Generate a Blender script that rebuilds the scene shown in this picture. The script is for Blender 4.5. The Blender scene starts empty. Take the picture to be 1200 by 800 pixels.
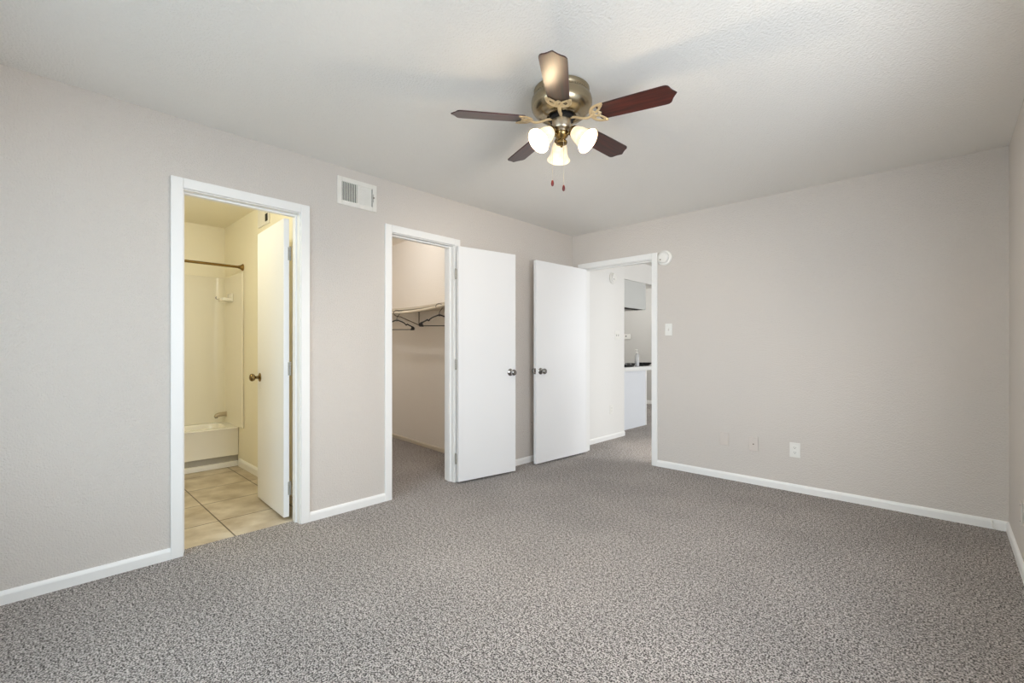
import bpy, bmesh, math, random
from mathutils import Vector, Matrix
random.seed(7)
PI = math.pi
S = bpy.context.scene
COL = S.collection

# ------------------------------------------------------------------ camera
F_PX, YAW, HORIZ, CAM_H = 534.77, 0.7603, 409.2, 1.152
cd = bpy.data.cameras.new('camera')
cam = bpy.data.objects.new('camera', cd); COL.objects.link(cam)
cam.location = (0, 0, CAM_H)
cam.rotation_euler = (PI/2, 0, YAW)
cd.sensor_width = 36; cd.sensor_fit = 'HORIZONTAL'
cd.lens = 36*F_PX/1200
cd.shift_y = (HORIZ-400)/1200
cd.clip_start = 0.02
S.camera = cam

# ------------------------------------------------------------------ world, exposure, big lights
S.view_settings.view_transform = 'Standard'
S.view_settings.look = 'None'
S.view_settings.exposure = 0.05
S.view_settings.gamma = 1.0
S.view_settings.use_curve_mapping = False
S.cycles.use_denoising = True
S.cycles.max_bounces = 10
S.cycles.diffuse_bounces = 8
S.cycles.sample_clamp_indirect = 4
w = bpy.data.worlds.new('daylight'); S.world = w; w.use_nodes = True
bg = w.node_tree.nodes['Background']
bg.inputs[0].default_value = (0.75, 0.87, 1.0, 1); bg.inputs[1].default_value = 1.0

def area(name, loc, rot, sx, sy, power, col, spread=PI):
    l = bpy.data.lights.new(name, 'AREA'); l.shape = 'RECTANGLE'
    l.size = sx; l.size_y = sy; l.energy = power; l.color = col; l.spread = spread
    o = bpy.data.objects.new(name, l); COL.objects.link(o)
    o.location = loc; o.rotation_euler = rot
    return o
def point(name, loc, r, power, col):
    l = bpy.data.lights.new(name, 'POINT'); l.energy = power; l.color = col; l.shadow_soft_size = r
    o = bpy.data.objects.new(name, l); COL.objects.link(o); o.location = loc
    return o
# daylight arriving at the windows, plus an added ceiling fill (rot: -Z of the lamp points into the room)
DAY = (0.86, 0.93, 1.0)
area('window_daylight', (0.90, 0.60, 1.60), (0, PI/2, -0.7), 1.6, 2.0, 124, (0.82, 0.90, 1.0))
area('front_window_daylight', (-1.5, -1.35, 1.95), (PI/2-math.radians(30), 0, 0), 2.6, 1.7, 102, (0.70, 0.88, 1.0))
area('ceiling_fill_light', (1.00, 0.75, 0.85), (0, PI/2+math.radians(16), -0.6), 1.2, 2.2, 17, (1.0, .96, .90))  # added upward fill to brighten the far ceiling
area('living_window_daylight', (0.95, 6.4, 1.8), (0, PI/2-math.radians(25), 0), 2.0, 3.2, 142, (0.97, 0.99, 1.0))
# bathroom and closet lamps; kitchen and hall lights are added fill
point('bathroom_lamp_light', (-3.9, 0.40, 2.12), 0.10, 18.5, (0.98, 0.97, 0.81))
point('closet_lamp_light', (-4.35, 2.30, 2.44), 0.06, 15.5, (0.96, 0.98, 1.0))
point('kitchen_fill_light', (-4.6, 7.6, 2.25), 0.15, 36, (0.98, 0.98, 0.98))  # added light without a fixture, lifts the far kitchen wall
point('hall_fill_light', (-1.9, 5.7, 2.28), 0.12, 3, (1.0, 0.96, 0.90))  # added weak fill for the hall carpet
hl = bpy.data.lights.new('hall_floor_fill', 'SPOT'); hl.energy = 150; hl.color = (1.0, .97, .92); hl.spot_size = math.radians(44); hl.spot_blend = .9; hl.shadow_soft_size = .08  # added unseen spot that brightens the hall carpet, not its wall
ho = bpy.data.objects.new('hall_floor_fill', hl); COL.objects.link(ho); ho.location = (-2.15, 5.05, 2.42)

# ------------------------------------------------------------------ materials
def lin(c):
    return tuple(((v/255)/12.92 if v/255 <= 0.04045 else ((v/255+0.055)/1.055)**2.4) for v in c)
def mat(name, rgb, rough=0.5, metal=0.0, spec=0.5, bump=None, var=None, coat=0.0, emit=None, trans=0.0):
    m = bpy.data.materials.new(name); m.use_nodes = True
    nt = m.node_tree; b = nt.nodes['Principled BSDF']
    c = lin(rgb)
    b.inputs['Base Color'].default_value = (*c, 1)
    b.inputs['Roughness'].default_value = rough
    b.inputs['Metallic'].default_value = metal
    b.inputs['Specular IOR Level'].default_value = spec
    b.inputs['Coat Weight'].default_value = coat
    b.inputs['Transmission Weight'].default_value = trans
    tc = nt.nodes.new('ShaderNodeTexCoord')
    if emit:
        b.inputs['Emission Color'].default_value = (*emit[0], 1); b.inputs['Emission Strength'].default_value = emit[1]
    if bump:                       # (scale, strength, distance, detail)
        n = nt.nodes.new('ShaderNodeTexNoise'); n.inputs['Scale'].default_value = bump[0]
        n.inputs['Detail'].default_value = bump[3] if len(bump) > 3 else 3
        nt.links.new(tc.outputs['Object'], n.inputs['Vector'])
        bp = nt.nodes.new('ShaderNodeBump'); bp.inputs['Strength'].default_value = bump[1]; bp.inputs['Distance'].default_value = bump[2]
        nt.links.new(n.outputs['Fac'], bp.inputs['Height']); nt.links.new(bp.outputs['Normal'], b.inputs['Normal'])
    if var:                        # (scale, rgb2)
        n2 = nt.nodes.new('ShaderNodeTexNoise'); n2.inputs['Scale'].default_value = var[0]; n2.inputs['Detail'].default_value = 4
        nt.links.new(tc.outputs['Object'], n2.inputs['Vector'])
        mx = nt.nodes.new('ShaderNodeMixRGB'); mx.inputs[1].default_value = (*c, 1); mx.inputs[2].default_value = (*lin(var[1]), 1)
        nt.links.new(n2.outputs['Fac'], mx.inputs[0]); nt.links.new(mx.outputs[0], b.inputs['Base Color'])
    return m

M = {}
M['wall'] = mat('greige_orange_peel_paint', (214, 206, 198), 0.62, spec=0.3, bump=(150, 0.9, 0.006, 2), var=(1.5, (211, 205, 198)))
M['ceil'] = mat('white_textured_ceiling_paint', (238, 236, 231), 0.8, spec=0.2, bump=(95, 0.7, 0.007, 2))
M['trim'] = mat('white_trim_paint', (240, 239, 236), 0.38, bump=(14, 0.08, 0.004))
M['door'] = mat('white_door_paint', (238, 237, 236), 0.36, bump=(8, 0.06, 0.006))
M['bath_wall'] = mat('cream_bathroom_paint', (238, 232, 212), 0.5, bump=(95, 0.3, 0.004))
M['hall_wall'] = mat('white_hall_paint', (232, 230, 226), 0.6, spec=0.3, bump=(95, 0.4, 0.005))
M['closet_wall'] = mat('beige_closet_paint', (238, 231, 221), 0.65, spec=0.3, bump=(95, 0.45, 0.006))
M['far_wall'] = mat('grey_kitchen_paint', (205, 203, 198), 0.6, spec=0.3, bump=(95, 0.3, 0.004))
M['porcelain'] = mat('white_tub_enamel', (246, 244, 236), 0.16, coat=0.3, var=(3, (244, 241, 232)))
M['surround'] = mat('white_fiberglass_surround', (236, 231, 215), 0.25, coat=0.2, bump=(3, 0.05, 0.01))
M['recess'] = mat('grey_toe_recess', (182, 178, 168), 0.6, var=(5, (172, 168, 158)))
M['nickel'] = mat('brushed_nickel', (190, 178, 158), 0.28, metal=1.0, bump=(220, 0.04, 0.001))
M['hinge'] = mat('paint_flecked_hinge', (188, 184, 174), 0.4, metal=0.3, var=(60, (150, 146, 138)))
M['chrome'] = mat('dark_chrome', (170, 168, 165), 0.14, metal=1.0, var=(20, (150, 148, 146)))
M['brass'] = mat('antique_brass', (150, 128, 86), 0.25, metal=1.0, var=(30, (132, 110, 72)))
M['bronze'] = mat('bronze_rod_metal', (150, 122, 72), 0.32, metal=1.0, var=(30, (130, 104, 60)))
M['fan_metal'] = mat('antique_brushed_brass_fan', (172, 160, 136), 0.27, metal=1.0, bump=(160, 0.05, 0.001), var=(12, (152, 138, 112)))
M['iron_cream'] = mat('cream_gold_blade_iron', (222, 200, 160), 0.38, metal=0.35, var=(60, (200, 172, 128)))
M['cavity'] = mat('black_motor_cavity', (18, 16, 15), 0.6, metal=0.3, var=(30, (30, 27, 25)))
M['plastic'] = mat('white_plate_plastic', (238, 236, 230), 0.35, var=(12, (232, 230, 224)))
M['painted_plate'] = mat('wall_coloured_plate_paint', (211, 202, 194), 0.55, bump=(95, 0.15, 0.003))
M['slot'] = mat('dark_slot_and_shade', (40, 38, 36), 0.6, var=(30, (30, 28, 27)))
M['vent_white'] = mat('white_vent_enamel', (238, 235, 228), 0.4, var=(20, (226, 222, 213)))
M['duct'] = mat('dark_duct', (48, 46, 42), 0.8, var=(10, (38, 36, 33)))
M['hanger'] = mat('black_hanger_plastic', (16, 14, 15), 0.35, var=(20, (24, 21, 22)))
M['shelf'] = mat('cream_shelf_paint', (206, 195, 176), 0.5, bump=(12, 0.1, 0.004))
M['rod'] = mat('cream_painted_rod', (225, 214, 192), 0.4, var=(10, (215, 203, 180)))
M['bracket'] = mat('grey_bracket_steel', (130, 118, 102), 0.4, metal=0.6, var=(20, (118, 106, 92)))
M['cab'] = mat('light_grey_cabinet_paint', (205, 206, 203), 0.45, bump=(10, 0.06, 0.004))
M['counter'] = mat('white_laminate_counter', (240, 240, 238), 0.3, var=(30, (234, 234, 232)))
M['panel'] = mat('cool_white_bar_panel', (224, 227, 232), 0.5, bump=(30, 0.1, 0.003))
M['black'] = mat('glossy_black_ware', (14, 14, 15), 0.2, var=(20, (24, 24, 24)))
M['cream'] = mat('cream_cloth', (205, 198, 182), 0.8, bump=(200, 0.4, 0.003))
M['pull_red'] = mat('dark_red_pull_wood', (110, 22, 18), 0.3, var=(40, (80, 14, 12)))
M['chain'] = mat('pale_brass_chain', (225, 215, 195), 0.35, metal=0.7, var=(60, (210, 198, 172)))
M['window_white'] = mat('white_window_frame', (235, 235, 233), 0.4, var=(8, (230, 230, 228)))

def carpet_mat():
    m = bpy.data.materials.new('grey_brown_frieze_carpet'); m.use_nodes = True
    nt = m.node_tree; b = nt.nodes['Principled BSDF']; L = nt.links.new
    b.inputs['Roughness'].default_value = 0.95; b.inputs['Specular IOR Level'].default_value = 0.05
    b.inputs['Sheen Weight'].default_value = 0.15
    tc = nt.nodes.new('ShaderNodeTexCoord')
    n = nt.nodes.new('ShaderNodeTexNoise'); n.inputs['Scale'].default_value = 155; n.inputs['Detail'].default_value = 2; n.inputs['Roughness'].default_value = 0.65
    L(tc.outputs['Object'], n.inputs['Vector'])
    r = nt.nodes.new('ShaderNodeValToRGB'); e = r.color_ramp.elements
    e[0].position = 0.425; e[0].color = (*lin((56, 48, 43)), 1)
    e[1].position = 0.575; e[1].color = (*lin((212, 204, 198)), 1)
    x = e.new(0.5); x.color = (*lin((152, 144, 138)), 1)
    nc = nt.nodes.new('ShaderNodeTexNoise'); nc.inputs['Scale'].default_value = 58; nc.inputs['Detail'].default_value = 1
    L(tc.outputs['Object'], nc.inputs['Vector'])
    mm = nt.nodes.new('ShaderNodeMix'); mm.data_type = 'FLOAT'; mm.inputs[0].default_value = 0.20
    L(n.outputs['Fac'], mm.inputs[2]); L(nc.outputs['Fac'], mm.inputs[3])
    L(mm.outputs[0], r.inputs[0])
    n3 = nt.nodes.new('ShaderNodeTexNoise'); n3.inputs['Scale'].default_value = 2.2; n3.inputs['Detail'].default_value = 3
    L(tc.outputs['Object'], n3.inputs['Vector'])
    mr = nt.nodes.new('ShaderNodeMapRange'); mr.inputs['From Min'].default_value = 0.3; mr.inputs['From Max'].default_value = 0.7
    mr.inputs['To Min'].default_value = 0.90; mr.inputs['To Max'].default_value = 1.08
    L(n3.outputs['Fac'], mr.inputs['Value'])
    mx = nt.nodes.new('ShaderNodeMixRGB'); mx.blend_type = 'MULTIPLY'; mx.inputs[0].default_value = 1
    L(r.outputs[0], mx.inputs[1]); L(mr.outputs[0], mx.inputs[2])
    L(mx.outputs[0], b.inputs['Base Color'])
    bp = nt.nodes.new('ShaderNodeBump'); bp.inputs['Strength'].default_value = 0.9; bp.inputs['Distance'].default_value = 0.012
    L(n.outputs['Fac'], bp.inputs['Height']); L(bp.outputs['Normal'], b.inputs['Normal'])
    return m
M['carpet'] = carpet_mat()

def tile_mat():
    m = bpy.data.materials.new('beige_stone_floor_tile'); m.use_nodes = True
    nt = m.node_tree; b = nt.nodes['Principled BSDF']; L = nt.links.new
    b.inputs['Roughness'].default_value = 0.4
    tc = nt.nodes.new('ShaderNodeTexCoord')
    mp = nt.nodes.new('ShaderNodeMapping'); L(tc.outputs['Object'], mp.inputs['Vector'])
    # object origin sits on a grout crossing
    br = nt.nodes.new('ShaderNodeTexBrick'); br.offset = 0.0; br.squash = 1.0
    br.inputs['Scale'].default_value = 1.0
    br.inputs['Brick Width'].default_value = 0.45; br.inputs['Row Height'].default_value = 0.45
    br.inputs['Mortar Size'].default_value = 0.0045; br.inputs['Mortar Smooth'].default_value = 0.2
    L(mp.outputs[0], br.inputs['Vector'])
    n = nt.nodes.new('ShaderNodeTexNoise'); n.inputs['Scale'].default_value = 5; n.inputs['Detail'].default_value = 6
    L(tc.outputs['Object'], n.inputs['Vector'])
    r = nt.nodes.new('ShaderNodeValToRGB'); e = r.color_ramp.elements
    e[0].position = 0.35; e[0].color = (*lin((168, 152, 128)), 1); e[1].position = 0.65; e[1].color = (*lin((206, 195, 176)), 1)
    L(n.outputs['Fac'], r.inputs[0])
    mx = nt.nodes.new('ShaderNodeMixRGB'); mx.inputs[2].default_value = (*lin((92, 80, 64)), 1)
    L(br.outputs['Fac'], mx.inputs[0]); L(r.outputs[0], mx.inputs[1]); L(mx.outputs[0], b.inputs['Base Color'])
    return m
M['tile'] = tile_mat()

def wood_mat():
    m = bpy.data.materials.new('dark_cherry_blade_wood'); m.use_nodes = True
    nt = m.node_tree; b = nt.nodes['Principled BSDF']; L = nt.links.new
    b.inputs['Roughness'].default_value = 0.34; b.inputs['Coat Weight'].default_value = 0.25; b.inputs['Coat Roughness'].default_value = 0.3
    tc = nt.nodes.new('ShaderNodeTexCoord'); mp = nt.nodes.new('ShaderNodeMapping')
    mp.inputs['Scale'].default_value = (2.5, 40, 10); L(tc.outputs['Object'], mp.inputs['Vector'])
    n = nt.nodes.new('ShaderNodeTexNoise'); n.inputs['Scale'].default_value = 1.6; n.inputs['Detail'].default_value = 5
    L(mp.outputs[0], n.inputs['Vector'])
    r = nt.nodes.new('ShaderNodeValToRGB'); e = r.color_ramp.elements
    e[0].position = 0.35; e[0].color = (*lin((32, 11, 9)), 1); e[1].position = 0.68; e[1].color = (*lin((76, 30, 22)), 1)
    L(n.outputs['Fac'], r.inputs[0]); L(r.outputs[0], b.inputs['Base Color'])
    return m
M['wood'] = wood_mat()

def shade_mat():
    m = bpy.data.materials.new('frosted_alabaster_shade'); m.use_nodes = True
    nt = m.node_tree; b = nt.nodes['Principled BSDF']; L = nt.links.new
    b.inputs['Base Color'].default_value = (0.80, 0.70, 0.52, 1); b.inputs['Roughness'].default_value = 0.35
    tc = nt.nodes.new('ShaderNodeTexCoord')
    n = nt.nodes.new('ShaderNodeTexNoise'); n.inputs['Scale'].default_value = 22; n.inputs['Detail'].default_value = 3
    L(tc.outputs['Object'], n.inputs['Vector'])
    mr = nt.nodes.new('ShaderNodeMapRange'); mr.inputs['From Min'].default_value = 0.3; mr.inputs['From Max'].default_value = 0.7; mr.inputs['To Min'].default_value = 0.25; mr.inputs['To Max'].default_value = 0.95
    L(n.outputs['Fac'], mr.inputs['Value'])
    b.inputs['Emission Color'].default_value = (1.0, 0.82, 0.55, 1)
    L(mr.outputs[0], b.inputs['Emission Strength'])
    return m
M['shade'] = shade_mat()
M['bulb'] = mat('lit_bulb_glass', (255, 240, 215), 0.4, emit=((1.0, 0.86, 0.62), 5.0), var=(5, (255, 238, 210)))

def glass_mat():
    m = bpy.data.materials.new('clear_bottle_plastic'); m.use_nodes = True
    nt = m.node_tree; b = nt.nodes['Principled BSDF']
    b.inputs['Base Color'].default_value = (0.96, 0.97, 0.98, 1); b.inputs['Roughness'].default_value = 0.05
    b.inputs['Transmission Weight'].default_value = 0.6; b.inputs['IOR'].default_value = 1.2
    tc = nt.nodes.new('ShaderNodeTexCoord'); n = nt.nodes.new('ShaderNodeTexNoise'); n.inputs['Scale'].default_value = 30
    nt.links.new(tc.outputs['Object'], n.inputs['Vector'])
    bp = nt.nodes.new('ShaderNodeBump'); bp.inputs['Strength'].default_value = 0.1
    nt.links.new(n.outputs['Fac'], bp.inputs['Height']); nt.links.new(bp.outputs['Normal'], b.inputs['Normal'])
    return m
M['clear'] = glass_mat()

# ------------------------------------------------------------------ mesh helpers
def new(): return bmesh.new()
def box(bm, x0, x1, y0, y1, z0, z1, bev=0.0, mx=None):
    t = bmesh.new(); bmesh.ops.create_cube(t, size=1)
    for v in t.verts:
        v.co = Vector(((x0+x1)/2+v.co.x*(x1-x0), (y0+y1)/2+v.co.y*(y1-y0), (z0+z1)/2+v.co.z*(z1-z0)))
    if bev > 0:
        bmesh.ops.bevel(t, geom=t.edges[:], offset=bev, segments=2, affect='EDGES', profile=0.5)
    join(bm, t, mx)
def join(bm, t, mx=None):
    if mx is not None: bmesh.ops.transform(t, matrix=mx, verts=t.verts[:])
    me = bpy.data.meshes.new('tmp'); t.to_mesh(me); t.free(); bm.from_mesh(me); bpy.data.meshes.remove(me)
def lathe(bm, prof, seg=32, mx=None, flute=0.0, nfl=0):
    t = bmesh.new(); rings = []
    for k, (r, z) in enumerate(prof):
        if r < 1e-5: rings.append([t.verts.new((0, 0, z))])
        else:
            rr = []
            for i in range(seg):
                a = 2*PI*i/seg
                q = r*(1+flute*(k/len(prof))**2*math.cos(nfl*a)) if nfl else r
                rr.append(t.verts.new((q*math.cos(a), q*math.sin(a), z)))
            rings.append(rr)
    for a, b in zip(rings, rings[1:]):
        for i in range(seg):
            j = (i+1) % seg
            if len(a) == 1 and len(b) == 1: continue
            if len(a) == 1: t.faces.new((a[0], b[j], b[i]))
            elif len(b) == 1: t.faces.new((a[i], a[j], b[0]))
            else: t.faces.new((a[i], a[j], b[j], b[i]))
    bmesh.ops.recalc_face_normals(t, faces=t.faces[:])
    join(bm, t, mx)
def tube(bm, pts, r, seg=8, mx=None, flat=None):
    """sweep a round (or flat=(w,h) oval) section along pts"""
    t = bmesh.new(); P = [Vector(p) for p in pts]; rings = []
    up = Vector((0, 0, 1))
    for i, p in enumerate(P):
        d = (P[min(i+1, len(P)-1)]-P[max(i-1, 0)]).normalized()
        u = up if abs(d.z) < 0.95 else Vector((1, 0, 0))
        s = d.cross(u).normalized(); n = s.cross(d).normalized()
        ri = r[i] if isinstance(r, (list, tuple)) else r
        a_, b_ = (flat if flat else (ri, ri))
        rings.append([t.verts.new(p+s*math.cos(2*PI*k/seg)*a_+n*math.sin(2*PI*k/seg)*b_) for k in range(seg)])
    for a, b in zip(rings, rings[1:]):
        for k in range(seg):
            j = (k+1) % seg; t.faces.new((a[k], a[j], b[j], b[k]))
    t.faces.new(rings[0][::-1]); t.faces.new(rings[-1])
    bmesh.ops.recalc_face_normals(t, faces=t.faces[:])
    join(bm, t, mx)
def prism(bm, poly, z0, z1, mx=None, bev=0.0):
    t = bmesh.new()
    lo = [t.verts.new((x, y, z0)) for x, y in poly]; hi = [t.verts.new((x, y, z1)) for x, y in poly]
    t.faces.new(lo[::-1]); t.faces.new(hi)
    n = len(poly)
    for i in range(n):
        j = (i+1) % n; t.faces.new((lo[i], lo[j], hi[j], hi[i]))
    bmesh.ops.recalc_face_normals(t, faces=t.faces[:])
    if bev: bmesh.ops.bevel(t, geom=[e for e in t.edges if abs(e.verts[0].co.z-e.verts[1].co.z) < 1e-6], offset=bev, segments=2, affect='EDGES')
    join(bm, t, mx)
def smooth(pts, n=6):
    """Catmull-Rom through pts"""
    P = [Vector(p) for p in pts]; out = []
    for i in range(len(P)-1):
        a = P[max(i-1, 0)]; b = P[i]; c = P[i+1]; d = P[min(i+2, len(P)-1)]
        for k in range(n):
            t = k/n
            out.append(0.5*((2*b)+(c-a)*t+(2*a-5*b+4*c-d)*t*t+(3*b-a-3*c+d)*t**3))
    out.append(P[-1]); return out
def obj(name, bm, m, parent=None, loc=None, rot=None, smooth_angle=None, kind=None):
    me = bpy.data.meshes.new(name); bm.to_mesh(me); bm.free()
    for mm in (m if isinstance(m, (list, tuple)) else [m]): me.materials.append(mm)
    o = bpy.data.objects.new(name, me); COL.objects.link(o)
    if parent is not None: o.parent = parent
    if loc is not None: o.location = loc
    if rot is not None: o.rotation_euler = rot
    if smooth_angle is not None:
        for p in me.polygons: p.use_smooth = True
        me.set_sharp_from_angle(angle=math.radians(smooth_angle))
    if kind: o['kind'] = kind
    return o
def tag(o, label, cat, group=None, kind=None):
    o['label'] = label; o['category'] = cat
    if group: o['group'] = group
    if kind: o['kind'] = kind
    return o
def thing(name, label, cat, loc, rot=(0, 0, 0), group=None, kind=None):
    o = bpy.data.objects.new(name, None); COL.objects.link(o)
    o.location = loc; o.rotation_euler = rot; o.empty_display_size = 0.05
    return tag(o, label, cat, group, kind)
def struct(name, bm, m, label, cat, loc=(0, 0, 0), **k):
    o = obj(name, bm, m, loc=loc, **k); return tag(o, label, cat, None, 'structure')
# frame for something on a wall: local x = along wall (viewer's right), y = up, z = out of the wall
def wall_rot(side):
    if side == 'left':   return Matrix(((0, 0, 1), (1, 0, 0), (0, 1, 0))).to_euler()      # x->+Y, y->Z, z->+X
    if side == 'back':   return Matrix(((1, 0, 0), (0, 0, -1), (0, 1, 0))).to_euler()     # x->+X, y->Z, z->-Y
    if side == 'right':  return Matrix(((0, 0, -1), (-1, 0, 0), (0, 1, 0))).to_euler()    # x->-Y, y->Z, z->-X

# ------------------------------------------------------------------ the room shell
XL, YB, XR, YF, H = -3.09, 4.257, 0.289, -0.66, 2.44
T = 0.115
# openings: bath, closet (left wall); bedroom doorway (back wall)
B0, B1 = 0.585, 1.215
C0, C1 = 1.905, 2.515
D0, D1 = -2.945, -2.125
OH = 2.045

bm = new()
box(bm, XL-T, XL, YF-T, B0-0.02, 0, H)
box(bm, XL-T, XL, B1+0.02, C0-0.02, 0, H)
box(bm, XL-T, XL, C1+0.02, YB+0.12, 0, H)
box(bm, XL-T, XL, B0-0.02, B1+0.02, OH+0.02, H)
box(bm, XL-T, XL, C0-0.02, C1+0.02, OH+0.02, H)
struct('wall_left', bm, M['wall'], 'long greige textured wall with the bathroom and closet doorways', 'wall')
bm = new()
box(bm, XL, D0-0.02, YB, YB+0.12, 0, H)
box(bm, D1+0.02, XR+T, YB, YB+0.12, 0, H)
box(bm, D0-0.02, D1+0.02, YB, YB+0.12, OH+0.02, H)
struct('wall_back', bm, M['wall'], 'greige textured wall with the hall doorway and three low plates', 'wall')
# right wall with the bedroom window (beside the camera) and the living room window
W0, W1, WZ0, WZ1 = 0.55, 2.35, 0.75, 2.05
V0, V1, VZ0, VZ1 = 5.1, 7.7, 0.55, 2.15
bm = new()
box(bm, XR, XR+T, YF-T, W0, 0, H)
box(bm, XR, XR+T, W1, YB, 0, H)
box(bm, XR, XR+T, W0, W1, 0, WZ0); box(bm, XR, XR+T, W0, W1, WZ1, H)
struct('wall_right', bm, M['wall'], 'greige wall at the right edge of the room, seen at a steep angle', 'wall')
bm = new()
box(bm, XR, XR+T, YB+0.12, V0, 0, H); box(bm, XR, XR+T, V1, 9.12, 0, H)
box(bm, XR, XR+T, V0, V1, 0, VZ0); box(bm, XR, XR+T, V0, V1, VZ1, H)
struct('wall_living_right', bm, M['hall_wall'], 'white wall of the next room with its window', 'wall')
FW0, FW1, FZ0, FZ1 = -2.45, -0.55, 0.80, 2.10
bm = new()
box(bm, XL-T, FW0, YF-T, YF, 0, H); box(bm, FW1, XR+T, YF-T, YF, 0, H)
box(bm, FW0, FW1, YF-T, YF, 0, FZ0); box(bm, FW0, FW1, YF-T, YF, FZ1, H)
struct('wall_front', bm, M['wall'], 'greige wall behind the viewer with a wide window', 'wall')
bm = new(); box(bm, XL, XR+T, YF-T, YB, H, H+0.1)
struct('ceiling', bm, M['ceil'], 'off-white textured ceiling above the carpeted room', 'ceiling')
bm = new()
box(bm, XL-0.09, XR+T, YF-T, YB+0.14, -0.1, 0)
struct('floor', bm, M['carpet'], 'grey brown frieze carpet floor of the empty room', 'floor')
bm = new(); box(bm, -5.75, XL-0.09, 1.53, 3.5, -0.1, 0)
struct('floor_closet', bm, M['carpet'], 'grey brown carpet inside the closet', 'floor')
bm = new(); box(bm, -6.1, XR+T, YB+0.14, 9.12, -0.1, 0)
struct('floor_hall', bm, M['carpet'], 'bright lit carpet of the hall beyond the open door', 'floor')

# windows (frame with a middle rail; open to the daylight outside)
def window(name, x0, x1, y0, y1, z0, z1, label):
    bm = new(); f = 0.05
    along_y = (y1-y0) > (x1-x0)
    if along_y:
        box(bm, x0, x1, y0, y0+f, z0, z1, .004); box(bm, x0, x1, y1-f, y1, z0, z1, .004)
        box(bm, x0, x1, y0+f, y1-f, z0, z0+f, .004); box(bm, x0, x1, y0+f, y1-f, z1-f, z1, .004)
        box(bm, x0+.01, x1-.01, (y0+y1)/2-.02, (y0+y1)/2+.02, z0+f, z1-f, .004)
    else:
        box(bm, x0, x0+f, y0, y1, z0, z1, .004); box(bm, x1-f, x1, y0, y1, z0, z1, .004)
        box(bm, x0+f, x1-f, y0, y1, z0, z0+f, .004); box(bm, x0+f, x1-f, y0, y1, z1-f, z1, .004)
        box(bm, (x0+x1)/2-.02, (x0+x1)/2+.02, y0+.01, y1-.01, z0+f, z1-f, .004)
    return struct(name, bm, M['window_white'], label, 'window')
window('window_1', XR+.03, XR+.08, W0, W1, WZ0, WZ1, 'white framed window in the right wall beside the viewer')
window('window_2', FW0, FW1, YF-.08, YF-.03, FZ0, FZ1, 'white framed window behind the viewer')
window('window_3', XR+.03, XR+.08, V0, V1, VZ0, VZ1, 'white framed window of the room beyond the hall')

# bathroom shell
BX = -5.57; BY = 1.415
bm = new(); box(bm, BX, XL-T, BY, BY+T, 0, H)
struct('wall_bath_right', bm, M['bath_wall'], 'cream bathroom wall behind the open door', 'wall')
bm = new(); box(bm, BX-0.1, BX, -0.5, BY+T, 0, H)
struct('wall_bath_back', bm, M['bath_wall'], 'cream bathroom wall behind the bathtub', 'wall')
bm = new(); box(bm, BX-0.1, XL-T, -0.6, -0.5, 0, H)
struct('wall_bath_left', bm, M['bath_wall'], 'cream bathroom wall on the far left', 'wall')
bm = new(); box(bm, BX-0.1, XL-T, -0.6, BY+T, H, H+.1)
struct('ceiling_bath', bm, M['bath_wall'], 'cream bathroom ceiling', 'ceiling')
bm = new(); ox, oy = -3.54, 0.865
box(bm, BX-ox, XL-0.09-ox, -0.5-oy, BY-oy, -0.1, 0)
struct('floor_bath', bm, M['tile'], 'beige stone tile bathroom floor', 'floor', loc=(ox, oy, 0))

# closet shell (its right wall runs a little out of square)
CX = -5.6; CH = 2.52
def WC(x): return 3.085+0.0925*(-3.21-x)
bm = new(); prism(bm, [(XL-T, WC(XL-T)), (CX, WC(CX)), (CX, WC(CX)+.1), (XL-T, WC(XL-T)+.1)], 0, CH)
struct('wall_closet_right', bm, M['closet_wall'], 'beige closet side wall above and below the shelf', 'wall')
bm = new(); box(bm, CX-.1, CX, 1.53, 3.45, 0, CH)
struct('wall_closet_back', bm, M['closet_wall'], 'beige closet end wall', 'wall')
bm = new(); box(bm, CX, XL-T, 1.53, 1.57, 0, CH)
struct('wall_closet_left', bm, M['closet_wall'], 'beige closet wall towards the bathroom', 'wall')
bm = new(); box(bm, CX-.1, XL-T, 1.53, 3.45, CH, CH+.1)
struct('ceiling_closet', bm, M['closet_wall'], 'beige closet ceiling', 'ceiling')
bm = new(); box(bm, XL-T-.004, XL-T, 1.57, C0-.02, 0, CH); box(bm, XL-T-.004, XL-T, C1+.02, WC(XL-T), 0, CH); box(bm, XL-T-.004, XL-T, C0-.02, C1+.02, OH+.02, CH)
struct('wall_closet_front', bm, M['closet_wall'], 'inner face of the closet doorway wall', 'wall')

# hall and kitchen shell
HX = -3.12; HY = 5.46
bm = new(); box(bm, HX-.12, HX, YB+.12, HY, 0, H)
struct('wall_hall_left', bm, M['hall_wall'], 'bright white hall wall with detector, switch and outlet beyond the open door', 'wall')
bm = new(); box(bm, -6.1, XL-T, YB+.0, YB+.12, 0, H)
struct('wall_kitchen_front', bm, M['far_wall'], 'grey kitchen wall behind the hall wall', 'wall')
bm = new(); box(bm, -6.1, XR+T, 9.0, 9.12, 0, H)
struct('wall_kitchen_back', bm, M['far_wall'], 'grey far wall of the kitchen with the thermostat', 'wall')
bm = new(); box(bm, -6.2, -6.1, YB, 9.12, 0, H)
struct('wall_kitchen_left', bm, M['far_wall'], 'grey side wall of the kitchen', 'wall')
bm = new(); box(bm, -6.1, XR+T, YB+.12, 9.12, H, H+.1); 
struct('ceiling_hall', bm, M['ceil'], 'white ceiling of the hall and kitchen', 'ceiling')
bm = new(); box(bm, -3.95, -3.30, HY+.02, 6.72, 2.150, H)
struct('trim_9', bm, M['hall_wall'], 'white soffit above the grey wall cabinet', 'soffit')

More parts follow.
